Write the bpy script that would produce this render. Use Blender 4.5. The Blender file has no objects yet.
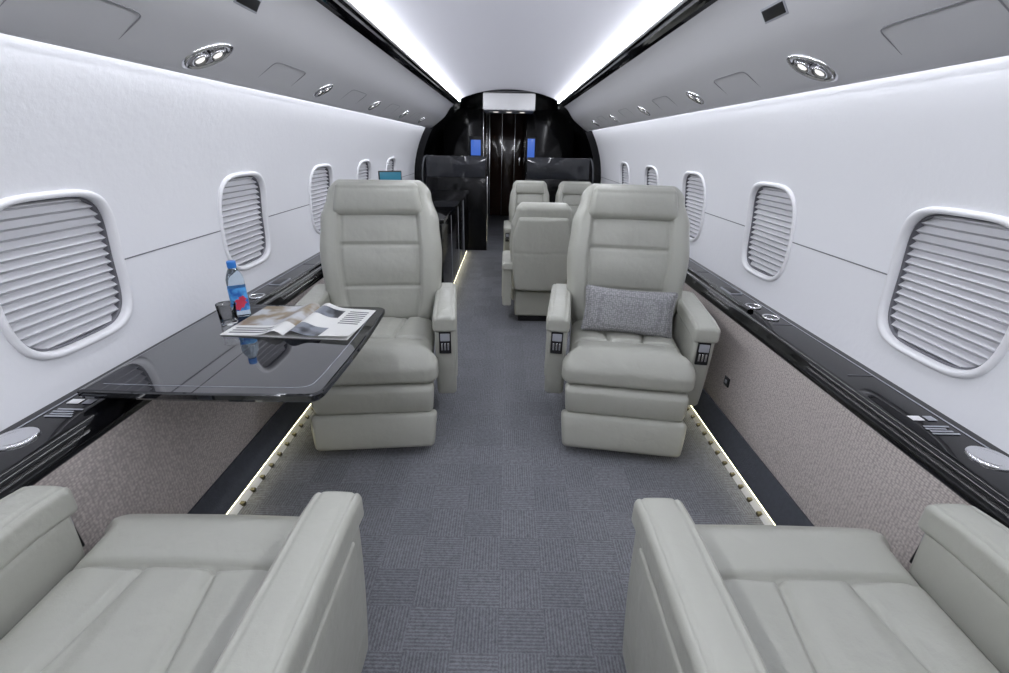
import bpy, bmesh, math
from math import sin, cos, pi, radians, exp
from mathutils import Vector, Matrix, Euler

H = 1.3
# ------------------------------------------------------------------ materials
def nodes_of(m):
    m.use_nodes = True
    nt = m.node_tree
    return nt, nt.nodes, nt.links

def mk(name, col, rough=0.5, metal=0.0, coat=0.0, spec=0.5, bump=None, emis=None, estr=0, trans=0.0, ior=1.45, var=None, sheen=0):
    m = bpy.data.materials.new(name)
    nt, N, L = nodes_of(m)
    b = N['Principled BSDF']
    b.inputs['Base Color'].default_value = (*col, 1)
    b.inputs['Roughness'].default_value = rough
    b.inputs['Metallic'].default_value = metal
    b.inputs['Coat Weight'].default_value = coat
    b.inputs['Coat Roughness'].default_value = 0.03
    b.inputs['Specular IOR Level'].default_value = spec
    b.inputs['Transmission Weight'].default_value = trans
    b.inputs['IOR'].default_value = ior
    b.inputs['Sheen Weight'].default_value = sheen
    if emis:
        b.inputs['Emission Color'].default_value = (*emis, 1)
        b.inputs['Emission Strength'].default_value = estr
    tc = N.new('ShaderNodeTexCoord')
    if var:
        sc, amt = var
        n = N.new('ShaderNodeTexNoise'); n.inputs['Scale'].default_value = sc
        n.inputs['Detail'].default_value = 3
        L.new(tc.outputs['Object'], n.inputs['Vector'])
        mx = N.new('ShaderNodeMix'); mx.data_type = 'RGBA'
        mx.inputs[6].default_value = (*[c*(1-amt) for c in col], 1)
        mx.inputs[7].default_value = (*[min(1, c*(1+amt)) for c in col], 1)
        L.new(n.outputs['Fac'], mx.inputs[0])
        L.new(mx.outputs[2], b.inputs['Base Color'])
    if bump:
        prev = None
        for (kind, sc, st, dist) in bump:
            if kind == 'noise':
                t = N.new('ShaderNodeTexNoise'); t.inputs['Scale'].default_value = sc
                t.inputs['Detail'].default_value = 4
                out = t.outputs['Fac']
            elif kind == 'wrinkle':
                t = N.new('ShaderNodeTexNoise'); t.inputs['Scale'].default_value = sc
                t.inputs['Detail'].default_value = 2; t.inputs['Distortion'].default_value = 1.2
                mm = N.new('ShaderNodeMath'); mm.operation = 'SUBTRACT'; mm.inputs[1].default_value = 0.5
                ab = N.new('ShaderNodeMath'); ab.operation = 'ABSOLUTE'
                pw = N.new('ShaderNodeMapRange'); pw.interpolation_type = 'SMOOTHSTEP'; pw.inputs[1].default_value = 0.0; pw.inputs[2].default_value = 0.10
                L.new(t.outputs['Fac'], mm.inputs[0]); L.new(mm.outputs[0], ab.inputs[0]); L.new(ab.outputs[0], pw.inputs[0])
                out = pw.outputs[0]
            else:
                t = N.new('ShaderNodeTexVoronoi'); t.inputs['Scale'].default_value = sc
                out = t.outputs['Distance']
            L.new(tc.outputs['Object'], t.inputs['Vector'])
            bp = N.new('ShaderNodeBump'); bp.inputs['Strength'].default_value = st
            bp.inputs['Distance'].default_value = dist
            L.new(out, bp.inputs['Height'])
            if prev: L.new(prev.outputs['Normal'], bp.inputs['Normal'])
            prev = bp
        L.new(prev.outputs['Normal'], b.inputs['Normal'])
    return m

LEATHER = mk('leather_grey', (0.43, 0.432, 0.386), 0.34, spec=0.55, bump=[('voronoi', 420, 0.15, 0.001), ('noise', 9, 0.55, 0.014), ('wrinkle', 6, 0.22, 0.0015)], var=(5, 0.03))
WALLM = mk('wall_vinyl', (0.77, 0.775, 0.81), 0.6, bump=[('noise', 9, 0.25, 0.006), ('noise', 45, 0.3, 0.003)])
PSU = mk('overhead_plastic', (0.54, 0.54, 0.56), 0.4, bump=[('noise', 200, 0.05, 0.0005)])
CEIL = mk('ceiling_panel', (0.64, 0.64, 0.70), 0.45)
BLACK = mk('gloss_black', (0.003, 0.003, 0.004), 0.06, spec=0.5, coat=0.2)
BLACKG = mk('galley_black', (0.004, 0.004, 0.005), 0.12, spec=0.35)
BLACKM = mk('satin_black', (0.012, 0.012, 0.014), 0.35)
TABLEM = mk('table_lacquer', (0.012, 0.013, 0.016), 0.04, spec=0.7, coat=0.9)
DARKC = mk('dark_carpet', (0.065, 0.07, 0.085), 0.95, bump=[('noise', 160, 0.5, 0.003)], var=(60, 0.2))
CHROME = mk('chrome', (0.75, 0.75, 0.77), 0.18, metal=1)
BRASS = mk('brass', (0.10, 0.09, 0.06), 0.55, metal=0.6)
FRAME = mk('window_frame_plastic', (0.78, 0.78, 0.81), 0.35)
BLIND = mk('blind_fabric', (0.60, 0.60, 0.63), 0.7)
WHITE = mk('white_paint', (0.8, 0.8, 0.82), 0.5)
GREYP = mk('grey_print', (0.35, 0.36, 0.40), 0.5)
SHADOWM = mk('window_shadow_line', (0.14, 0.14, 0.16), 0.4)  # dark grey stands in for the shadow line inside the window frames
GAP = mk('panel_gap', (0.16, 0.16, 0.18), 0.6)
GAPL = mk('hatch_gap', (0.28, 0.28, 0.30), 0.6)
LED = mk('led_white', (1, 1, 1), 0.5, emis=(0.93, 0.955, 1.0), estr=48)
LEDW = mk('led_wall', (1, 1, 1), 0.5, emis=(0.93, 0.955, 1.0), estr=19)
LEDF = mk('led_floor', (1, 0.95, 0.8), 0.5, emis=(1.0, 0.93, 0.60), estr=6.0)
LAMP = mk('lamp_glow', (1, 1, 1), 0.5, emis=(1.0, 0.95, 0.88), estr=0.8)
SCREEN = mk('screen_blue', (0.02, 0.03, 0.1), 0.2, emis=(0.08, 0.20, 0.75), estr=0.7)
SCREENT = mk('screen_teal', (0.02, 0.06, 0.1), 0.2, emis=(0.02, 0.16, 0.24), estr=0.7)
BROWN = mk('door_walnut', (0.05, 0.026, 0.018), 0.1, coat=0.8)
SMOKE = mk('smoked_glass', (0.02, 0.022, 0.028), 0.05, coat=0.6)

def carpet():
    m = bpy.data.materials.new('carpet_tiles')
    nt, N, L = nodes_of(m); b = N['Principled BSDF']
    tc = N.new('ShaderNodeTexCoord')
    ck = N.new('ShaderNodeTexChecker'); ck.inputs['Scale'].default_value = 7.5
    L.new(tc.outputs['Object'], ck.inputs['Vector'])
    w1 = N.new('ShaderNodeTexWave'); w1.bands_direction = 'Y'; w1.inputs['Scale'].default_value = 32; w1.inputs['Distortion'].default_value = 4.0; w1.inputs['Detail Scale'].default_value = 6
    w2 = N.new('ShaderNodeTexWave'); w2.bands_direction = 'X'; w2.inputs['Scale'].default_value = 32; w2.inputs['Distortion'].default_value = 4.0; w2.inputs['Detail Scale'].default_value = 6
    for w in (w1, w2): L.new(tc.outputs['Object'], w.inputs['Vector'])
    mw = N.new('ShaderNodeMix'); mw.data_type = 'FLOAT'
    L.new(ck.outputs['Fac'], mw.inputs[0]); L.new(w1.outputs['Fac'], mw.inputs[2]); L.new(w2.outputs['Fac'], mw.inputs[3])
    n = N.new('ShaderNodeTexNoise'); n.inputs['Scale'].default_value = 75; n.inputs['Detail'].default_value = 4
    L.new(tc.outputs['Object'], n.inputs['Vector'])
    n2 = N.new('ShaderNodeTexNoise'); n2.inputs['Scale'].default_value = 5; n2.inputs['Detail'].default_value = 3
    L.new(tc.outputs['Object'], n2.inputs['Vector'])
    # per-tile tone: white noise on the snapped tile index
    sn = N.new('ShaderNodeVectorMath'); sn.operation = 'SNAP'; sn.inputs[1].default_value = (1/7.5, 1/7.5, 1)
    off = N.new('ShaderNodeVectorMath'); off.operation = 'ADD'; off.inputs[1].default_value = (0, 0, 0.5)
    L.new(tc.outputs['Object'], off.inputs[0]); L.new(off.outputs[0], sn.inputs[0])
    vt = N.new('ShaderNodeTexWhiteNoise'); vt.noise_dimensions = '3D'
    L.new(sn.outputs[0], vt.inputs['Vector'])
    av = N.new('ShaderNodeMath'); av.operation = 'MULTIPLY_ADD'; av.inputs[1].default_value = 0.5
    L.new(vt.outputs['Value'], av.inputs[0])
    hl = N.new('ShaderNodeMath'); hl.operation = 'MULTIPLY'; hl.inputs[1].default_value = 0.5
    L.new(n2.outputs['Fac'], hl.inputs[0]); L.new(hl.outputs[0], av.inputs[2])
    c1 = N.new('ShaderNodeMix'); c1.data_type = 'RGBA'
    c1.inputs[6].default_value = (0.198, 0.204, 0.226, 1); c1.inputs[7].default_value = (0.260, 0.266, 0.290, 1)
    L.new(av.outputs[0], c1.inputs[0])
    c2 = N.new('ShaderNodeMix'); c2.data_type = 'RGBA'; c2.blend_type = 'MULTIPLY'; c2.inputs[0].default_value = 0.95
    ns = N.new('ShaderNodeMath'); ns.operation = 'MULTIPLY_ADD'; ns.inputs[1].default_value = 1.8; ns.inputs[2].default_value = -0.4
    L.new(n.outputs['Fac'], ns.inputs[0])
    add = N.new('ShaderNodeMath'); add.operation = 'ADD'
    L.new(mw.outputs[0], add.inputs[0]); L.new(ns.outputs[0], add.inputs[1])
    mr = N.new('ShaderNodeMapRange'); mr.inputs[1].default_value = 0.2; mr.inputs[2].default_value = 1.7; mr.inputs[3].default_value = 0.55; mr.inputs[4].default_value = 1.2
    L.new(add.outputs[0], mr.inputs[0])
    L.new(c1.outputs[2], c2.inputs[6]); L.new(mr.outputs[0], c2.inputs[7])
    L.new(c2.outputs[2], b.inputs['Base Color'])
    bp = N.new('ShaderNodeBump'); bp.inputs['Strength'].default_value = 0.5; bp.inputs['Distance'].default_value = 0.004
    L.new(add.outputs[0], bp.inputs['Height']); L.new(bp.outputs['Normal'], b.inputs['Normal'])
    b.inputs['Roughness'].default_value = 0.95; b.inputs['Specular IOR Level'].default_value = 0.1
    return m
CARPET = carpet()

def weave(name, ca, cb, sc, mapping=(1, 1, 1)):
    m = bpy.data.materials.new(name)
    nt, N, L = nodes_of(m); b = N['Principled BSDF']
    tc = N.new('ShaderNodeTexCoord')
    mp = N.new('ShaderNodeMapping'); mp.inputs['Scale'].default_value = mapping
    L.new(tc.outputs['Object'], mp.inputs['Vector'])
    br = N.new('ShaderNodeTexVoronoi'); br.inputs['Scale'].default_value = sc; br.inputs['Randomness'].default_value = 0.45
    L.new(mp.outputs['Vector'], br.inputs['Vector'])
    mx = N.new('ShaderNodeMix'); mx.data_type = 'RGBA'
    mx.inputs[6].default_value = (*ca, 1); mx.inputs[7].default_value = (*cb, 1)
    mr = N.new('ShaderNodeMapRange'); mr.inputs[1].default_value = 0.1; mr.inputs[2].default_value = 0.7
    L.new(br.outputs['Distance'], mr.inputs[0]); L.new(mr.outputs[0], mx.inputs[0])
    L.new(mx.outputs[2], b.inputs['Base Color'])
    bp = N.new('ShaderNodeBump'); bp.inputs['Strength'].default_value = 0.6; bp.inputs['Distance'].default_value = 0.003; bp.invert = True
    L.new(br.outputs['Distance'], bp.inputs['Height']); L.new(bp.outputs['Normal'], b.inputs['Normal'])
    b.inputs['Roughness'].default_value = 0.9
    return m
FABRIC = weave('woven_panel', (0.72, 0.655, 0.625), (0.39, 0.35, 0.335), 100, (1, 1, 1.6))
PILLOWM = weave('pillow_weave', (0.44, 0.44, 0.45), (0.22, 0.22, 0.23), 110, (1, 1, 1))

# ------------------------------------------------------------------ mesh helpers
COL = bpy.context.scene.collection
def obj_from(name, verts, faces, mat=None, smooth=True, parent=None, mats=None, fm=None):
    me = bpy.data.meshes.new(name)
    me.from_pydata([tuple(v) for v in verts], [], faces)
    bm = bmesh.new(); bm.from_mesh(me)
    bmesh.ops.recalc_face_normals(bm, faces=bm.faces)
    bm.to_mesh(me); bm.free()
    if mats:
        for m in mats: me.materials.append(m)
        if fm:
            for i, p in enumerate(me.polygons): p.material_index = fm[i]
    elif mat: me.materials.append(mat)
    if smooth:
        for p in me.polygons: p.use_smooth = True
    o = bpy.data.objects.new(name, me); COL.objects.link(o)
    if parent: o.parent = parent
    return o

def empty(name, loc=(0, 0, 0), rot=(0, 0, 0), scale=(1, 1, 1), parent=None):
    e = bpy.data.objects.new(name, None); COL.objects.link(e)
    e.location = loc; e.rotation_euler = rot; e.scale = scale
    e.empty_display_size = 0.1
    if parent: e.parent = parent
    return e

def coords(h, r, step, k=5):
    r = min(r, h*0.999)
    a = [-h + r*i/k for i in range(k)]
    inner = 2*(h-r); n = max(1, int(round(inner/step)))
    b = [-(h-r) + inner*i/n for i in range(n+1)]
    c = [-x for x in reversed(a)]
    return a+b+c

def rbox_mesh(name, hx, hy, hz, r, step=0.02, k=4, deform=None, mat=None):
    r = min(r, hx, hy, hz)
    cx, cy, cz = coords(hx, r, step, k), coords(hy, r, step, k), coords(hz, r, step, k)
    vid = {}; V = []; F = []
    nx, ny, nz = len(cx)-1, len(cy)-1, len(cz)-1
    def vert(i, j, l):
        key = (i, j, l)
        if key in vid: return vid[key]
        p = Vector((cx[i], cy[j], cz[l]))
        q = Vector((max(-(hx-r), min(hx-r, p.x)), max(-(hy-r), min(hy-r, p.y)), max(-(hz-r), min(hz-r, p.z))))
        d = p-q
        if d.length > 1e-9: p = q + d.normalized()*r
        if deform: p = Vector(deform(p))
        vid[key] = len(V); V.append(p); return vid[key]
    for l in (0, nz):
        for i in range(nx):
            for j in range(ny):
                F.append((vert(i, j, l), vert(i+1, j, l), vert(i+1, j+1, l), vert(i, j+1, l)))
    for j in (0, ny):
        for i in range(nx):
            for l in range(nz):
                F.append((vert(i, j, l), vert(i+1, j, l), vert(i+1, j, l+1), vert(i, j, l+1)))
    for i in (0, nx):
        for j in range(ny):
            for l in range(nz):
                F.append((vert(i, j, l), vert(i, j+1, l), vert(i, j+1, l+1), vert(i, j, l+1)))
    me = bpy.data.meshes.new(name)
    me.from_pydata([tuple(v) for v in V], [], F)
    bm = bmesh.new(); bm.from_mesh(me); bmesh.ops.recalc_face_normals(bm, faces=bm.faces); bm.to_mesh(me); bm.free()
    if mat: me.materials.append(mat)
    for p in me.polygons: p.use_smooth = True
    return me

CACHE = {}
def part(name, key, parent, loc, rot=(0, 0, 0), args=None, mat=None):
    if key not in CACHE:
        CACHE[key] = rbox_mesh(key, mat=mat, **args)
    o = bpy.data.objects.new(name, CACHE[key]); COL.objects.link(o)
    o.location = loc; o.rotation_euler = rot
    if parent: o.parent = parent
    return o

def box(name, lo, hi, mat, r=0.004, parent=None, rot=(0, 0, 0)):
    c = [(a+b)/2 for a, b in zip(lo, hi)]; h = [abs(b-a)/2 for a, b in zip(lo, hi)]
    me = rbox_mesh(name, h[0], h[1], h[2], min(r, min(h)), step=10, k=2, mat=mat)
    o = bpy.data.objects.new(name, me); COL.objects.link(o); o.location = c; o.rotation_euler = rot
    if parent: o.parent = parent
    return o

def extrude(name, prof, y0, y1, mat, side=1, parent=None, smooth=False, thick=None, ny=1):
    V = []; F = []; n = len(prof)
    for k in range(ny+1):
        y = y0+(y1-y0)*k/ny
        for (x, z) in prof: V.append((side*x, y, z))
    for k in range(ny):
        for i in range(n-1):
            F.append((k*n+i, k*n+i+1, (k+1)*n+i+1, (k+1)*n+i))
    return obj_from(name, V, F, mat, smooth, parent)

def ramp(t, pts):
    if t <= pts[0][0]: return pts[0][1]
    for (a, va), (b, vb) in zip(pts, pts[1:]):
        if t <= b:
            s = (t-a)/(b-a); s = s*s*(3-2*s)
            return va+(vb-va)*s
    return pts[-1][1]
def sstep(a, b, x):
    t = max(0, min(1, (x-a)/(b-a))); return t*t*(3-2*t)
def gr(d, w): return exp(-(d/w)**2)

# ------------------------------------------------------------------ shell
Y0, YB, Y1 = -1.4, 6.35, 9.25
R = 1.25; ZC = 0.85
def cyl(side, y, a, off=0.0, rad=R):
    return (side*(rad-off)*cos(a), y, ZC+(rad-off)*sin(a))

floor = obj_from('floor', [(-1.12, Y0, 0), (1.12, Y0, 0), (1.12, Y1, 0), (-1.12, Y1, 0)], [(0, 1, 2, 3)], CARPET, False)

AW = radians(4.5); PITCH = 0.948; WY0 = 1.222
WHW, WHH = 0.186, 0.203
a_lo, a_hi = math.asin((0.60-ZC)/R), math.asin((1.565-ZC)/R)
def sup(th, a, b, n=3.8):
    c, s = cos(th), sin(th)
    return (a*math.copysign(abs(c)**(2/n), c), b*math.copysign(abs(s)**(2/n), s))
NW = 72
def wall(side, name):
    V = []; F = []
    ys = [WY0+PITCH*k for k in range(-2, 5)]
    t_lo, t_hi = (a_lo-AW)*R, (a_hi-AW)*R
    for k, yc in enumerate(ys):
        hy = PITCH/2
        hole = [sup(2*pi*i/NW, WHW, WHH) for i in range(NW)]
        rect = []
        for (u, v) in hole:
            s = 1e9
            if u: s = min(s, hy/abs(u))
            if v: s = min(s, (t_hi if v > 0 else -t_lo)/abs(v))
            rect.append([u*s, v*s])
        for cu in (-hy, hy):
            for cv in (t_lo, t_hi):
                i = min(range(NW), key=lambda i: (rect[i][0]-cu)**2+(rect[i][1]-cv)**2)
                rect[i] = [cu, cv]
        K = 8; base = len(V)
        for j in range(K+1):
            s = j/K
            for i in range(NW):
                u = hole[i][0]*(1-s)+rect[i][0]*s; v = hole[i][1]*(1-s)+rect[i][1]*s
                V.append(cyl(side, yc+u, AW+v/R))
        for j in range(K):
            for i in range(NW):
                i2 = (i+1) % NW
                F.append((base+j*NW+i, base+j*NW+i2, base+(j+1)*NW+i2, base+(j+1)*NW+i))
    def strip(ya, yb):
        b0 = len(V); n = 10
        for i in range(n+1):
            a = a_lo+(a_hi-a_lo)*i/n
            V.append(cyl(side, ya, a)); V.append(cyl(side, yb, a))
        for i in range(n): F.append((b0+2*i, b0+2*i+1, b0+2*i+3, b0+2*i+2))
    strip(Y0, ys[0]-PITCH/2)
    strip(ys[-1]+PITCH/2, YB)
    return obj_from(name, V, F, WALLM, True)
wall_left = wall(-1, 'wall_left'); wall_right = wall(1, 'wall_right')

def window(side, yc, idx, rad=R, dark=False):
    e = empty('window_%d' % idx, cyl(side, yc, AW))
    inv = Matrix.Translation(e.location).inverted()
    def P(u, v, off): return inv @ Vector(cyl(side, yc+u, AW+v/R, off, rad))
    prof = [(0.019, 0.0), (0.0185, 0.007), (0.015, 0.0115), (0.008, 0.012), (0.002, 0.008), (-0.001, 0.0), (-0.003, -0.02), (-0.004, -0.035)]
    if dark: prof = [(g, o+0.001 if o > 0 else 0.001) for g, o in prof]
    V = []; F = []
    for (g, o) in prof:
        for i in range(NW):
            u, v = sup(2*pi*i/NW, WHW+g, WHH+g); V.append(P(u, v, o))
    for j in range(len(prof)-1):
        for i in range(NW):
            i2 = (i+1) % NW; F.append((j*NW+i, j*NW+i2, (j+1)*NW+i2, (j+1)*NW+i))
    obj_from('frame', V, F, FRAME if not dark else GREYP, True, e)
    V = []; F = []
    prof = [(-0.003, -0.010), (-0.007, -0.010), (-0.009, -0.014), (-0.009, -0.03)]
    if not dark:
        for (g, o) in prof:
            for i in range(NW):
                u, v = sup(2*pi*i/NW, WHW+g, WHH+g); V.append(P(u, v, o))
        for j in range(len(prof)-1):
            for i in range(NW):
                i2 = (i+1) % NW; F.append((j*NW+i, j*NW+i2, (j+1)*NW+i2, (j+1)*NW+i))
        obj_from('inner_shadow_ring', V, F, SHADOWM, True, e)  # dark ring that puts the frame's inner shadow into colour
    V = []; F = []; npl = 16; hh = WHH-0.004
    for k in range(2*npl+1):
        v = -hh+2*hh*k/(2*npl)
        vv = min(0.9999, abs(v)/(WHH+0.0005))
        w = (WHW-0.002)*(1-vv**3.8)**(1/3.8)
        o = (-0.012 if k % 2 else -0.030) if not dark else (0.006 if k % 2 else 0.003)
        for u in (-w, -w/2, 0, w/2, w): V.append(P(u, v, o))
    for k in range(2*npl):
        for i in range(4): F.append((k*5+i, k*5+i+1, (k+1)*5+i+1, (k+1)*5+i))
    obj_from('pleated_blind', V, F, BLIND if not dark else BLACKM, False, e)
    return e
wi = 1
for side in (-1, 1):
    for k in range(-2, 5):
        window(side, WY0+PITCH*k, wi); wi += 1
    for k in (6,):
        window(side, 6.85, wi, rad=1.2, dark=True); wi += 1

for side, nm in ((-1, 'wall_outer_left'), (1, 'wall_outer_right')):
    V = []; F = []; n = 20
    for i in range(n+1):
        a = radians(-50)+(radians(85))*i/n
        V.append(cyl(side, Y0, a, -0.06)); V.append(cyl(side, Y1, a, -0.06))
    for i in range(n): F.append((2*i, 2*i+1, 2*i+3, 2*i+2))
    obj_from(nm, V, F, WHITE, True)

gi = 1
for side in (-1, 1):
    V = []; F = []
    a0 = math.asin((0.935-ZC)/R); da = 0.0020/R
    for k in range(-2, 5):
        ya = WY0+PITCH*k+0.205; yb = WY0+PITCH*(k+1)-0.205
        if k == 4: yb = YB
        b0 = len(V)
        for (a, off) in ((a0-da, 0.0005), (a0-da, 0.002), (a0+da, 0.002), (a0+da, 0.0005)):
            V.append(cyl(side, ya, a, off)); V.append(cyl(side, yb, a, off))
        for i in range(3): F.append((b0+2*i, b0+2*i+1, b0+2*i+3, b0+2*i+2))
    obj_from('trim_%d' % gi, V, F, GAP, False); gi += 1

LEDGE = {}; OVER = {}
for side, nm in ((-1, 'left'), (1, 'right')):
    extrude('wall_lower_panel_'+nm, [(1.05, 0.145), (1.052, 0.60)], Y0, YB, FABRIC, side)
    extrude('baseboard_'+nm, [(1.05, 0.147), (1.04, 0.15), (1.003, 0.064), (0.999, 0.048), (1.005, 0.043), (1.045, 0.043)], Y0, YB, DARKC, side)
    led = extrude('floor_light_strip_'+nm, [(1.013, 0.003), (1.017, 0.041)], Y0, YB, LEDF, side)
    br = empty('seat_track_clips_'+nm)
    n = 60; VV = []; FF = []
    for i in range(n):
        y = 0.2+i*0.075
        b0 = len(VV); x0, x1 = side*0.990, side*1.008
        for xx in (x0, x1):
            for yy in (y, y+0.014):
                for zz in (0.001, 0.014): VV.append((xx, yy, zz))
        for f in ((0, 1, 3, 2), (4, 5, 7, 6), (0, 1, 5, 4), (2, 3, 7, 6), (1, 3, 7, 5), (0, 2, 6, 4)):
            FF.append(tuple(b0+q for q in f))
    obj_from('clips', VV, FF, BRASS, False, br)
    le = empty('side_ledge'); LEDGE[side] = le
    extrude('top', [(1.26, 0.632), (1.085, 0.632), (1.072, 0.629), (1.064, 0.620), (1.058, 0.606), (1.05, 0.598), (1.048, 0.585), (1.053, 0.575), (1.09, 0.572)], Y0, YB, BLACK, side, le, True)
    extrude('seam', [(1.200, 0.6325), (1.200, 0.634), (1.204, 0.634), (1.204, 0.6325)], Y0, YB, GREYP, side, le)
    extrude('rail', [(1.115, 0.632), (1.112, 0.644), (1.10, 0.648), (1.088, 0.644), (1.085, 0.632)], 1.9 if side > 0 else 1.75, YB, BLACK, side, le, True)
    oh = empty('overhead_panel_'+nm); OVER[side] = oh
    prof = [(1.022, 1.535), (1.028, 1.505), (1.026, 1.494), (1.015, 1.487), (0.99, 1.495), (0.95, 1.522), (0.90, 1.558), (0.86, 1.588), (0.83, 1.612), (0.805, 1.640), (0.785, 1.668), (0.76, 1.705), (0.735, 1.735), (0.71, 1.755), (0.695, 1.762)]
    extrude('shell', prof, Y0, YB, PSU, side, oh, True)
    extrude('slot', [(0.695, 1.762), (0.69, 1.775), (0.672, 1.782), (0.668, 1.772), (0.655, 1.779), (0.652, 1.790), (0.636, 1.794)], Y0, YB, BLACK, side, oh)
    extrude('cove_lip', [(0.636, 1.794), (0.628, 1.790), (0.620, 1.792), (0.618, 1.797)], Y0, YB, WHITE, side, oh, True)
    extrude('cove_led', [(0.618, 1.797), (0.614, 1.828)], Y0, YB, LED, side, oh)
    extrude('wall_wash_led', [(1.021, 1.530), (1.050, 1.530)], Y0, YB, LEDW, side, oh)

prof = []
for i in range(41):
    x = -0.614+1.228*i/40
    prof.append((x, 1.828+0.115*(1-(abs(x)/0.614)**2.2)))
extrude('ceiling', prof, Y0, YB, CEIL, 1, None, True)

V = [(0, Y0, ZC)]; F = []
n = 48
for i in range(n): V.append((1.3*cos(2*pi*i/n), Y0, ZC+1.3*sin(2*pi*i/n)))
for i in range(n): F.append((0, 1+i, 1+(i+1) % n))
obj_from('wall_back', V, F, PSU, False)

# ------------------------------------------------------------------ overhead fittings
fx, fz = 0.93, 1.536
tang = Vector((-0.055, 0, 0.036)).normalized()
def psu_frame(side, x, z, y, t=None):
    t = t or tang
    u = Vector((side*t.x, 0, t.z)); v = Vector((0, 1, 0)); nrm = Vector((-side*t.z, 0, t.x)).normalized()
    if nrm.z > 0: nrm = -nrm
    M = Matrix((u, v, nrm)).transposed().to_4x4()
    M.translation = Vector((side*x, y, z))
    return M
def disc_prof(name, prof, mat, parent, sx=1, sy=1, n=40, loc=(0, 0, 0)):
    V = []; F = []
    for (r, z) in prof:
        for i in range(n): V.append((loc[0]+sx*r*cos(2*pi*i/n), loc[1]+sy*r*sin(2*pi*i/n), loc[2]+z))
    for j in range(len(prof)-1):
        for i in range(n):
            i2 = (i+1) % n; F.append((j*n+i, j*n+i2, (j+1)*n+i2, (j+1)*n+i))
    if prof[-1][0] > 1e-6:
        F.append(tuple((len(prof)-1)*n+i for i in range(n)))
    return obj_from(name, V, F, mat, True, parent)
def reading_light(side, y, s=1.0, big=False):
    e = empty('reading_light')
    M = psu_frame(side, fx, fz, y)
    M = M @ Matrix.Rotation(radians(50 if big else 45), 4, 'Z')
    e.matrix_world = M
    e.parent = OVER[side]
    sx = 1.25 if big else 1.1; sy = 0.8 if big else 0.8
    disc_prof('bezel', [(0.064*s, -0.004), (0.064*s, 0.003), (0.058*s, 0.006), (0.050*s, 0.005), (0.048*s, 0.0)], CHROME, e, sx=sx, sy=sy)
    disc_prof('well', [(0.049*s, 0.002), (0.040*s, -0.003)], BLACKM, e, sx=sx, sy=sy)
    for k in (-1, 1):
        lx = k*0.027*s
        disc_prof('lamp', [(0.022*s, -0.002), (0.025*s, 0.007), (0.021*s, 0.010), (0.015*s, 0.005)], CHROME, e, loc=(lx, 0, 0))
        disc_prof('lens', [(0.014*s, 0.0055), (0.004*s, 0.007)], LAMP, e, loc=(lx, 0, 0))
def panel_outline(side, y, x, z, w, l, t=None, name='hatch'):
    e = empty(name); e.matrix_world = psu_frame(side, x, z, y, t); e.parent = OVER[side]
    V = []; F = []; n = 48
    for (g, h) in ((0, -0.001), (0, 0.0010), (-0.002, 0.0010), (-0.002, -0.001)):
        for i in range(n):
            u, v = sup(2*pi*i/n, w+g, l+g, 8); V.append((u, v, h))
    for j in range(3):
        for i in range(n):
            i2 = (i+1) % n; F.append((j*n+i, j*n+i2, (j+1)*n+i2, (j+1)*n+i))
    obj_from('seam', V, F, GAPL, True, e)
t2 = Vector((-0.045, 0, 0.065)).normalized()
for side in (-1, 1):
    for k, y in enumerate((0.70, 1.60, 2.53, 3.45, 4.4, 5.3)):
        reading_light(side, y, 1.08 if k < 2 else 0.85, k < 2)
        if k < 2:
            e = empty('air_grille'); e.matrix_world = psu_frame(side, 0.778, 1.679, y+0.0, t2)
            box('frame', (-0.022, -0.062, -0.003), (0.022, 0.062, 0.003), GREYP, 0.002, e)
            box('slot', (-0.016, -0.056, -0.001), (0.016, 0.056, 0.0045), BLACKM, 0.001, e)
    for y in (1.14, 2.08, 2.98, 3.9, 4.85):
        panel_outline(side, y, 0.925, 1.5395, 0.062, 0.14)

# ------------------------------------------------------------------ ledge fittings
def ledge_bits(side):
    z = 0.6345; L = LEDGE[side]
    for y in (0.88, 3.2):
        e = empty('cup_holder', (side*1.165, y, z), parent=L)
        disc_prof('ring', [(0.044, -0.003), (0.044, 0.003), (0.040, 0.005), (0.036, 0.003)], CHROME, e)
        disc_prof('lid', [(0.036, 0.002), (0.030, 0.0035), (0.005, 0.0038)], CHROME, e)
    e = empty('switch_panel', (side*1.15, 1.02, z), parent=L)
    for i in range(4):
        box('label_%d' % i, (-0.036+0.004*(i % 2), -0.046+0.011*i, -0.001), (0.034-0.008*(i % 3), -0.040+0.011*i, 0.0006), GREYP, 0.0003, e)
    box('badge', (-0.036, 0.018, -0.001), (-0.004, 0.04, 0.0008), WHITE, 0.0005, e)
    box('key', (0.006, 0.018, -0.001), (0.030, 0.04, 0.0008), GREYP, 0.0005, e)
    e = empty('recessed_tray', (side*1.15, 1.90, z), parent=L)
    for k in (-1, 1):
        disc_prof('well', [(0.034, 0.0), (0.034, 0.006), (0.030, 0.007), (0.028, 0.003), (0.024, 0.0025)], CHROME, e, loc=(0, k*0.075, 0))
        disc_prof('well_lid', [(0.027, 0.003), (0.004, 0.004)], BLACK, e, loc=(0, k*0.075, 0))
    e = empty('control_plate', (side*1.16, 2.22, z), parent=L)
    box('plate', (-0.03, -0.06, -0.003), (0.03, 0.06, 0.003), GREYP, 0.002, e)
    box('inlay', (-0.024, -0.053, 0.0), (0.024, 0.053, 0.0045), BLACKM, 0.001, e)
    for y in (1.3, 1.75, 2.6, 3.6):
        box('lid_gap', (side*1.12-0.0012 if side > 0 else -1.20, y-0.0015, z-0.002), (1.20 if side > 0 else -1.12+0.0012, y+0.0015, z), GAP, 0.0005, L)
for s in (-1, 1): ledge_bits(s)
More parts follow.
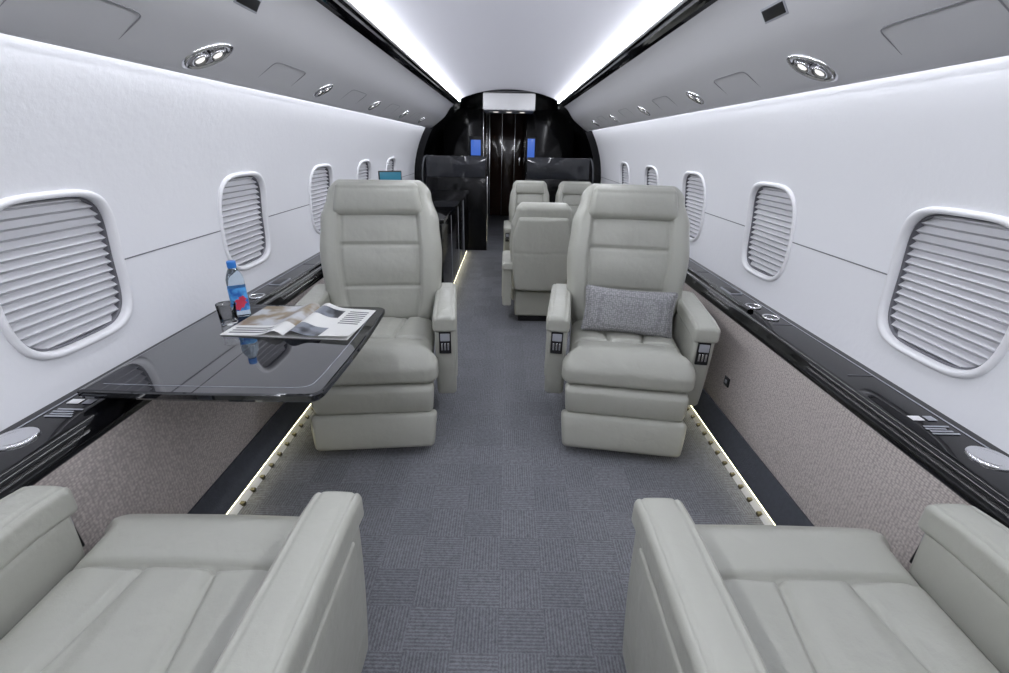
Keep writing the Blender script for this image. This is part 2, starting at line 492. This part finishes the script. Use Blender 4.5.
e = empty('wall_socket', (1.047, 1.86, 0.30))
box('plate', (-0.003, -0.022, -0.022), (0.004, 0.022, 0.022), BLACKM, 0.002, e)
box('button', (-0.006, -0.008, -0.008), (-0.001, 0.008, 0.008), GREYP, 0.001, e)

# ------------------------------------------------------------------ seats
def d_cush(p):
    x, y, z = p
    w = ramp(y, [(-0.255, 1.11), (-0.19, 1.10), (-0.145, 0.985), (0.25, 0.97)])
    x2 = x*w
    if z > 0:
        k = z/0.075
        z += k*0.014*(1-(x/0.27)**2)*(1-(y/0.27)**4)
        ex = sstep(0.255, 0.22, abs(x))
        z -= k*0.018*gr(y+0.055, 0.008)*ex
        z += k*0.013*gr(y+0.15, 0.075)*ex
        if y > -0.055:
            for s in (-1, 1):
                xs = s*(0.075+0.16*(y+0.055))
                z -= k*0.016*gr(x-xs, 0.007)
            z += k*0.007*(1-sstep(0.04, 0.08, abs(x)))
            z += k*0.010*gr(abs(x)-0.17, 0.05)
    z -= 0.035*sstep(-0.16, -0.27, y)*(0.5+0.5*z/0.075)
    z += 0.012*sstep(-0.1, -0.26, y)*sstep(0, -0.07, z)
    return (x2, y, z)
def d_back(p):
    x, y, z = p
    t = (z+0.36)/0.72
    f = ramp(t, [(0, 0.86), (0.25, 0.99), (0.5, 1.02), (0.72, 0.98), (0.9, 0.86), (1, 0.78)])
    x2 = x*f
    if y < 0:
        k = -y/0.065
        b = sstep(0.165, 0.21, abs(x))*sstep(1.0, 0.75, t)
        y -= k*0.028*b
        y += k*0.018*gr(abs(x)-0.188, 0.009)*sstep(0.95, 0.9, t)
        if abs(x) < 0.188:
            y += k*0.015*gr(z-0.045, 0.008)
            y += k*0.012*gr(z+0.16, 0.008)
            y -= k*0.016*gr(z+0.06, 0.08)*(1-(x/0.2)**2)
            y -= k*0.011*gr(z-0.13, 0.06)*(1-(x/0.2)**2)
            y -= k*0.010*gr(z+0.26, 0.07)*(1-(x/0.2)**2)
    y += 0.015*cos(t*2*pi)*1.0
    return (x2, y, z)
def d_head(p):
    x, y, z = p
    if y < 0:
        y -= 0.012*(1-(z/0.075)**2)
        y += 0.006*gr(z-0.045, 0.005)
    y -= 0.25*x*x
    return (x*(1-0.05*z/0.075), y, z)
def d_arm(p):
    x, y, z = p
    t = (0.18-z)/0.36
    if y < 0: y += 0.05*t*t
    else: y -= 0.03*t
    return (x, y, z)
def d_pad(p):
    x, y, z = p
    if z > 0: z += 0.004*(1-(x/0.06)**2)
    z -= 0.010*gr(y+0.26, 0.06)
    z -= 0.005*gr(abs(x)-0.036, 0.0035)*(1 if z > 0 else 0)
    return (x, y, z)
def d_leg1(p):
    x, y, z = p
    if y < 0: y -= 0.012*(1-(z/0.068)**2)
    return (x*(1+0.02*z/0.068), y, z)
def d_leg2(p):
    x, y, z = p
    if y < 0:
        y -= 0.010*(1-(z/0.08)**2)
    return (x*(1.0+0.03*(z/0.08)), y, z)
def d_shell(p):
    x, y, z = p
    t = (z+0.34)/0.68
    f = ramp(t, [(0, 0.9), (0.3, 1.0), (0.7, 1.0), (1, 0.84)])
    if y > 0:
        y += 0.02*(1-(x/0.3)**2)
        y -= 0.006*gr(z-0.02, 0.006)
    return (x*f, y, z)

def seat(name, loc, rotz, recline=11, scale=(1, 1, 1), head=True):
    e = empty(name, loc, (0, 0, radians(rotz)), scale)
    part('seat_cushion', 'm_cushion', e, (0, -0.235, 0.385), args=dict(hx=0.26, hy=0.255, hz=0.075, r=0.05, step=0.0065, k=6, deform=d_cush), mat=LEATHER)
    a = radians(recline)
    bx, bz = 0.035, 0.425
    def bp(off_y, s):
        return (0, bx+s*sin(a)+off_y*cos(a), bz+s*cos(a)-off_y*sin(a))
    part('backrest', 'm_back', e, bp(0, 0.36), (-a, 0, 0), args=dict(hx=0.295, hy=0.065, hz=0.36, r=0.055, step=0.0075, k=6, deform=d_back), mat=LEATHER)
    part('back_shell', 'm_shell', e, bp(0.055, 0.27), (-a, 0, 0), args=dict(hx=0.275, hy=0.03, hz=0.34, r=0.028, step=0.012, k=4, deform=d_shell), mat=LEATHER)
    if head:
        part('headrest', 'm_head', e, bp(-0.060, 0.625), (-a, 0, 0), args=dict(hx=0.205, hy=0.032, hz=0.078, r=0.03, step=0.01, k=5, deform=d_head), mat=LEATHER)
    for s, nm in ((-1, 'left'), (1, 'right')):
        part('arm_body_'+nm, 'm_armbody', e, (s*0.318, -0.133, 0.360), args=dict(hx=0.046, hy=0.235, hz=0.185, r=0.02, step=0.03, k=4, deform=d_arm), mat=LEATHER)
        part('arm_pad_'+nm, 'm_armpad', e, (s*0.318, -0.125, 0.575), args=dict(hx=0.054, hy=0.258, hz=0.036, r=0.018, step=0.006, k=5, deform=d_pad), mat=LEATHER)
        part('arm_panel_'+nm, 'm_armpanel', e, (s*0.364, -0.12, 0.40), args=dict(hx=0.006, hy=0.19, hz=0.13, r=0.006, step=0.05, k=3), mat=LEATHER)
        part('control_plate_'+nm, 'm_ctrl', e, (s*0.318, -0.369, 0.48), (radians(-3), 0, 0), args=dict(hx=0.027, hy=0.006, hz=0.055, r=0.004, step=0.05, k=2), mat=BLACKM)
        part('control_bar_'+nm, 'm_ctrlbar', e, (s*0.318, -0.376, 0.505), args=dict(hx=0.021, hy=0.004, hz=0.018, r=0.003, step=0.05, k=2), mat=GREYP)
        for q in range(3):
            part('button_%s_%d' % (nm, q), 'm_btn', e, (s*0.318+(q-1)*0.014, -0.376, 0.46), args=dict(hx=0.004, hy=0.003, hz=0.018, r=0.002, step=0.05, k=2), mat=CHROME)
    part('legrest_upper', 'm_leg1', e, (0, -0.462, 0.257), (radians(4), 0, 0), args=dict(hx=0.262, hy=0.035, hz=0.068, r=0.022, step=0.012, k=5, deform=d_leg1), mat=LEATHER)
    part('legrest_lower', 'm_leg2', e, (0, -0.496, 0.112), (radians(-15), 0, 0), args=dict(hx=0.268, hy=0.035, hz=0.082, r=0.022, step=0.008, k=5, deform=d_leg2), mat=LEATHER)
    part('base_box', 'm_base', e, (0, -0.20, 0.185), args=dict(hx=0.235, hy=0.225, hz=0.125, r=0.02, step=0.05, k=3), mat=LEATHER)
    part('pedestal', 'm_ped', e, (0, -0.18, 0.037), args=dict(hx=0.20, hy=0.19, hz=0.037, r=0.01, step=0.05, k=2), mat=BLACKM)
    return e

seat('lounge_seat', (0.605, 2.19, 0), -8)
seat('lounge_seat', (-0.622, 2.18, 0), 6)
seat('lounge_seat', (0.660, 0.385, 0), 180, recline=52)
seat('lounge_seat', (-0.674, 0.385, 0), 180, recline=52)
seat('dining_seat', (0.26, 3.38, 0), 180, 6, (0.78, 0.9, 0.82))
seat('dining_seat', (0.765, 3.38, 0), 180, 6, (0.76, 0.9, 0.82))
seat('dining_seat', (0.25, 5.15, 0), 0, 8, (0.76, 0.9, 0.83))
seat('dining_seat', (0.762, 5.15, 0), 0, 8, (0.76, 0.9, 0.83))

def d_pil(p):
    x, y, z = p
    u, v = x/0.205, z/0.108
    th = (max(0, 1-u**4)*max(0, 1-v**4))**0.45
    y = y*(0.12+0.88*th)
    x *= 1-0.06*(1-v*v) ; z *= 1-0.10*(1-u*u)
    return (x, y, z)
pe = empty('throw_pillow', (0.59, 2.02, 0.580), (radians(-14), radians(2), radians(-8)))
part('pillow_body', 'm_pillow', pe, (0, 0, 0), args=dict(hx=0.218, hy=0.055, hz=0.112, r=0.02, step=0.012, k=4, deform=d_pil), mat=PILLOWM)

# ------------------------------------------------------------------ folding table
te = empty('folding_table', (0, 0, 0))
zt = 0.68
xi, xo, ya, yb = -0.488, -1.135, 1.03, 1.74
def table_outline(g):
    pts = []
    def arc(cx, cy, r, a0, a1, n=8):
        for i in range(n+1):
            a = a0+(a1-a0)*i/n; pts.append((cx+r*cos(a), cy+r*sin(a)))
    r = 0.032
    bulge = 0.009
    pts.append((xo+g, ya+g))
    for i in range(1, 10):
        s = i/10; pts.append((xo+(xi-r-xo)*s, ya+g-bulge*0.6*sin(pi*s)))
    arc(xi-r-g, ya+r+g, r, -pi/2, 0)
    for i in range(1, 10):
        s = i/10; pts.append((xi-g+bulge*sin(pi*s), ya+r+(yb-ya-2*r)*s))
    arc(xi-r-g, yb-r-g, r, 0, pi/2)
    pts.append((xo+g, yb-g))
    return pts
def slab(name, rings, mat, parent):
    V = []; F = []; n = None
    for (g, z) in rings:
        o = table_outline(g); n = len(o)
        V += [(x, y, z) for x, y in o]
    for j in range(len(rings)-1):
        for i in range(n):
            i2 = (i+1) % n; F.append((j*n+i, j*n+i2, (j+1)*n+i2, (j+1)*n+i))
    F.append(tuple(range(n))); F.append(tuple((len(rings)-1)*n+i for i in range(n)))
    o = obj_from(name, V, F, mat, False, parent)
    return o
slab('top', [(0.03, zt-0.030), (0.006, zt-0.026), (0.0, zt-0.018), (0.0, zt-0.004), (0.003, zt-0.001), (0.007, zt)], TABLEM, te)
V = []; F = []
o1, o2 = table_outline(0.038), table_outline(0.0405); n = len(o1)
V = [(x, y, zt+0.0006) for x, y in o1]+[(x, y, zt+0.0006) for x, y in o2]
for i in range(n-1): F.append((i, i+1, n+i+1, n+i))
obj_from('inlay_line', V, F, GREYP, False, te)
obj_from('fold_line', [(-0.83, ya+0.0, zt+0.0005), (-0.828, ya+0.0, zt+0.0005), (-0.828, yb-0.01, zt+0.0005), (-0.83, yb-0.01, zt+0.0005)], [(0, 1, 2, 3)], BLACKM, False, te)
box('support_arm', (-1.10, 1.15, 0.634), (-0.75, 1.25, zt-0.028), BLACKM, 0.005, te)
box('support_arm_rear', (-1.10, 1.5, 0.634), (-0.75, 1.6, zt-0.028), BLACKM, 0.005, te)

def page_mat(name, ca, cb, sc):
    m = bpy.data.materials.new(name); nt, N, L = nodes_of(m); b = N['Principled BSDF']
    tc = N.new('ShaderNodeTexCoord'); nz = N.new('ShaderNodeTexNoise'); nz.inputs['Scale'].default_value = sc; nz.inputs['Detail'].default_value = 2
    L.new(tc.outputs['Object'], nz.inputs['Vector'])
    cr = N.new('ShaderNodeValToRGB'); cr.color_ramp.elements[0].position = 0.42; cr.color_ramp.elements[1].position = 0.58
    cr.color_ramp.elements[0].color = (*ca, 1); cr.color_ramp.elements[1].color = (*cb, 1)
    L.new(nz.outputs['Fac'], cr.inputs[0]); L.new(cr.outputs[0], b.inputs['Base Color']); b.inputs['Roughness'].default_value = 0.3
    return m
PAPER = mk('paper', (0.78, 0.78, 0.76), 0.4)
PHOTO1 = page_mat('printed_photo_warm', (0.55, 0.56, 0.58), (0.28, 0.22, 0.14), 12)
PHOTO2 = page_mat('printed_photo_dark', (0.02, 0.022, 0.03), (0.20, 0.22, 0.26), 14)
INK = mk('print_ink', (0.12, 0.12, 0.13), 0.5)
me_ = empty('magazine', (-0.748, 1.55, zt+0.001), (0, 0, radians(-3)))
NX, NY = 24, 30
for s, nm in ((-1, 'left_page'), (1, 'right_page')):
    V = []; F = []; fm = []
    for j in range(NY+1):
        for i in range(NX+1):
            u = i/NX; v = j/NY
            x = s*u*0.225; y = -0.15+0.30*v
            z = 0.002+0.020*exp(-((u-0.12)/0.16)**2)*(1-exp(-u*18))+0.006*(1-u)
            if s > 0 and v < 0.35: z += 0.020*u*(0.35-v)*2
            V.append((x, y, z))
    for j in range(NY):
        for i in range(NX):
            a = j*(NX+1)+i; F.append((a, a+1, a+NX+2, a+NX+1))
            u = (i+.5)/NX; v = (j+.5)/NY
            m = 0
            if s < 0:
                if 0.0 < u < 1 and v > 0.30: m = 1
                elif 0.3 < u < 0.9 and j % 2 == 0 and 0.05 < v < 0.26: m = 3
            else:
                if v < 0.30 and u < 0.55: m = 2
                elif u > 0.1 and v > 0.62 and u < 0.5 and v < 0.9: m = 2
                elif 0.58 < u < 0.92 and j % 2 == 0 and 0.45 < v < 0.93: m = 3
            fm.append(m)
    obj_from(nm, V, F, None, True, me_, mats=[PAPER, PHOTO1, PHOTO2, INK], fm=fm)
box('page_block', (-0.222, -0.149, 0), (0.222, 0.149, 0.0018), PAPER, 0.0005, me_)

PET = mk('clear_plastic', (0.75, 0.88, 0.98), 0.03, trans=0.95, ior=1.33)
GLASS = mk('clear_glass', (1.0, 1.0, 1.0), 0.01, trans=1.0, ior=1.14)
CAP = mk('blue_cap', (0.03, 0.20, 0.62), 0.35)
LABEL = page_mat('label_blue', (0.02, 0.13, 0.50), (0.10, 0.40, 0.80), 30)
PINK = mk('label_pink', (0.75, 0.06, 0.12), 0.4)
def bottle(loc, rz, h=0.20):
    e = empty('water_bottle', loc, (0, 0, radians(rz)))
    prof = [(0.026, 0.0), (0.030, 0.004), (0.030, 0.12*h/0.2), (0.0295, 0.135*h/0.2), (0.024, 0.152*h/0.2), (0.015, 0.168*h/0.2), (0.0125, 0.175*h/0.2), (0.0125, 0.182*h/0.2)]
    V = []; F = []; n = 32
    for k, (r, z) in enumerate(prof):
        ex = 4.5 if k < 4 else (3 if k == 4 else 2)
        for i in range(n):
            u, v = sup(2*pi*i/n, r, r, ex); V.append((u, v, z))
    for j in range(len(prof)-1):
        for i in range(n):
            i2 = (i+1) % n; F.append((j*n+i, j*n+i2, (j+1)*n+i2, (j+1)*n+i))
    F.append(tuple(range(n)))
    obj_from('bottle_body', V, F, PET, True, e)
    V = []; F = []
    for z in (0.025, 0.105*h/0.2):
        for i in range(n):
            u, v = sup(2*pi*i/n, 0.0306, 0.0306, 4.5); V.append((u, v, z))
    for i in range(n):
        F.append((i, (i+1) % n, n+(i+1) % n, n+i))
    obj_from('label', V, F, LABEL, True, e)
    for (a, b, r) in ((0.004, 0.056, 0.018), (0.012, 0.070, 0.012), (-0.007, 0.040, 0.012)):
        V = [(a, -0.0312, b)]+[(a+r*cos(2*pi*i/14)*(1+0.25*cos(5*2*pi*i/14)), -0.0312, b+r*sin(2*pi*i/14)*(1+0.25*cos(5*2*pi*i/14))) for i in range(14)]
        F = [(0, 1+i, 1+(i+1) % 14) for i in range(14)]
        obj_from('label_flower', V, F, PINK, False, e)
    disc_prof('cap', [(0.0150, 0.172*h/0.2), (0.0155, 0.175*h/0.2), (0.0155, 0.192*h/0.2), (0.014, 0.195*h/0.2)], CAP, e, n=24)
bottle((-1.015, 1.62, zt), 30, 0.215)
ge = empty('drinking_glass', (-1.01, 1.525, zt+0.001))
disc_prof('tumbler', [(0.0005, 0.0), (0.026, 0.0), (0.028, 0.002), (0.032, 0.075), (0.0312, 0.0762), (0.0303, 0.075), (0.0266, 0.008), (0.0005, 0.007)], GLASS, ge, n=32)

# ------------------------------------------------------------------ far cabin
RB = 1.20
def arch_pts(rad, n=40, z0=0.0):
    pts = []
    a0 = math.asin((z0-ZC)/rad)
    for i in range(n+1):
        a = a0+(pi-2*a0)*i/n
        pts.append((rad*cos(a), min(ZC+rad*sin(a), 1.93)))
    return pts
V = []; F = []
ap = arch_pts(RB)
n = len(ap)
for y in (YB, YB+0.8, YB+1.6, Y1):
    for (x, z) in ap: V.append((x, y, z))
for j in range(3):
    for i in range(n-1): F.append((j*n+i, j*n+i+1, (j+1)*n+i+1, (j+1)*n+i))
obj_from('wall_galley_liner', V, F, BLACKG, True)
ao = arch_pts(1.32)
ai = [(x*0.965, z) for x, z in arch_pts(RB)]
V = [(x, YB, z if z < 1.9 else z+0.1) for x, z in ao]+[(x, YB, min(z, 1.925)) for x, z in ai]
F = [(i, i+1, n+i+1, n+i) for i in range(n-1)]
obj_from('trim_3', V, F, BLACKG, False)
V = [(0, Y1, ZC)]+[(x, Y1, z) for x, z in ap]
F = [(0, 1+i, 2+i) for i in range(n-1)]+[(0, n, 1)]
obj_from('wall_far', V, F, BLACKG, False)
d = empty('door_1', (0, Y1-0.03, 0))
box('leaf', (-0.34, -0.02, 0.01), (0.34, 0.02, 1.86), BROWN, 0.005, d)
for x in (-0.36, 0.36): box('jamb', (x-0.02, -0.05, 0.0), (x+0.02, 0.03, 1.9), CHROME, 0.004, d)
for x in (-0.12, 0.12): box('strip', (x-0.006, -0.028, 0.02), (x+0.006, -0.018, 1.85), CHROME, 0.002, d)
box('handle', (0.20, -0.06, 0.95), (0.24, -0.02, 1.1), CHROME, 0.008, d)
h = empty('ceiling_header', (0, 6.55, 0))
box('panel', (-0.34, -0.03, 1.72), (0.34, 0.6, 1.925), PSU, 0.02, h)
for x in (-0.18, 0, 0.18): disc_prof('downlight', [(0.04, 1.718), (0.03, 1.712), (0.01, 1.711)], LAMP, h, loc=(x, 0.3, 0))
p = empty('wall_galley_left', (0, 7.5, 0))
box('body', (-1.0, 0.0, 0.0), (-0.38, 1.6, 1.80), BLACKG, 0.01, p)
box('monitor', (-0.60, -0.02, 1.12), (-0.41, 0.0, 1.42), BLACKM, 0.004, p)
box('screen', (-0.575, -0.024, 1.15), (-0.425, -0.018, 1.37), SCREEN, 0.001, p)
box('edge_strip', (-0.386, -0.006, 0.02), (-0.378, 0.004, 1.78), CHROME, 0.001, p)
for z in (0.5, 0.9): box('door_line', (-1.0, -0.004, z), (-0.40, 0.001, z+0.006), GREYP, 0.001, p)
p = empty('wall_galley_right', (0, 7.5, 0))
box('body', (0.27, 0.0, 0.0), (1.0, 1.6, 1.80), BLACKG, 0.01, p)
box('monitor', (0.28, -0.02, 1.10), (0.42, 0.0, 1.42), BLACKM, 0.004, p)
box('screen', (0.295, -0.024, 1.12), (0.405, -0.018, 1.40), SCREEN, 0.001, p)
for z in (0.5, 0.9): box('door_line', (0.29, -0.004, z), (1.0, 0.001, z+0.006), GREYP, 0.001, p)

p = empty('partition_screen', (0, 6.0, 0))
box('lower_panel', (-1.03, -0.03, 0.0), (-0.26, 0.03, 0.92), BLACKG, 0.008, p)
box('glass', (-1.02, -0.008, 0.92), (-0.28, 0.008, 1.17), SMOKE, 0.004, p)
box('edge_trim', (-0.262, -0.034, 0.0), (-0.25, 0.034, 0.94), CHROME, 0.002, p)
p = empty('partition_screen', (0, 6.0, 0))
box('lower_panel', (0.22, -0.03, 0.0), (1.03, 0.03, 0.92), BLACKG, 0.008, p)
box('glass', (0.24, -0.008, 0.92), (1.02, 0.008, 1.17), SMOKE, 0.004, p)
p = empty('credenza', (0, 0, 0))
box('body', (-0.965, 3.5, 0.06), (-0.50, 5.9, 0.74), BLACKG, 0.01, p)
box('top', (-1.0, 3.48, 0.74), (-0.48, 5.92, 0.77), BLACK, 0.006, p)
for y in (4.1, 4.7, 5.3): box('door_gap', (-0.502, y, 0.08), (-0.497, y+0.006, 0.72), GREYP, 0.001, p)
box('toe_light', (-0.53, 3.52, 0.01), (-0.52, 5.88, 0.04), LEDF, 0.001, p)
box('toe_box', (-0.965, 3.55, 0.0), (-0.53, 5.88, 0.06), BLACKM, 0.001, p)
p = empty('tv_monitor', (-0.93, 3.75, 0.77), (0, 0, radians(25)))
box('stand', (-0.03, -0.03, 0), (0.03, 0.03, 0.20), BLACKM, 0.004, p)
box('bezel', (-0.09, -0.012, 0.19), (0.09, 0.012, 0.33), BLACKM, 0.005, p)
box('screen', (-0.082, -0.015, 0.20), (0.082, -0.011, 0.32), SCREENT, 0.001, p)
p = empty('dining_table', (0, 0, 0))
box('top', (0.08, 3.95, 0.62), (1.02, 4.6, 0.65), BLACK, 0.01, p)
box('column', (0.45, 4.15, 0.0), (0.65, 4.4, 0.62), BLACKM, 0.01, p)

# ------------------------------------------------------------------ camera / world
w = bpy.data.worlds.new('world'); bpy.context.scene.world = w
w.use_nodes = True
w.node_tree.nodes['Background'].inputs[0].default_value = (0.6, 0.65, 0.75, 1)
w.node_tree.nodes['Background'].inputs[1].default_value = 0.3
cam = bpy.data.cameras.new('camera'); co = bpy.data.objects.new('camera', cam); COL.objects.link(co)
cam.sensor_width = 36; cam.lens = 448/1009*36; cam.clip_start = 0.02
M = Matrix.Translation((0, 0, H)) @ Euler((radians(90-23.1), 0, 0)).to_matrix().to_4x4() @ Matrix.Rotation(0.02, 4, 'Z')
co.matrix_world = M
bpy.context.scene.camera = co
bpy.context.scene.view_settings.view_transform = 'Standard'
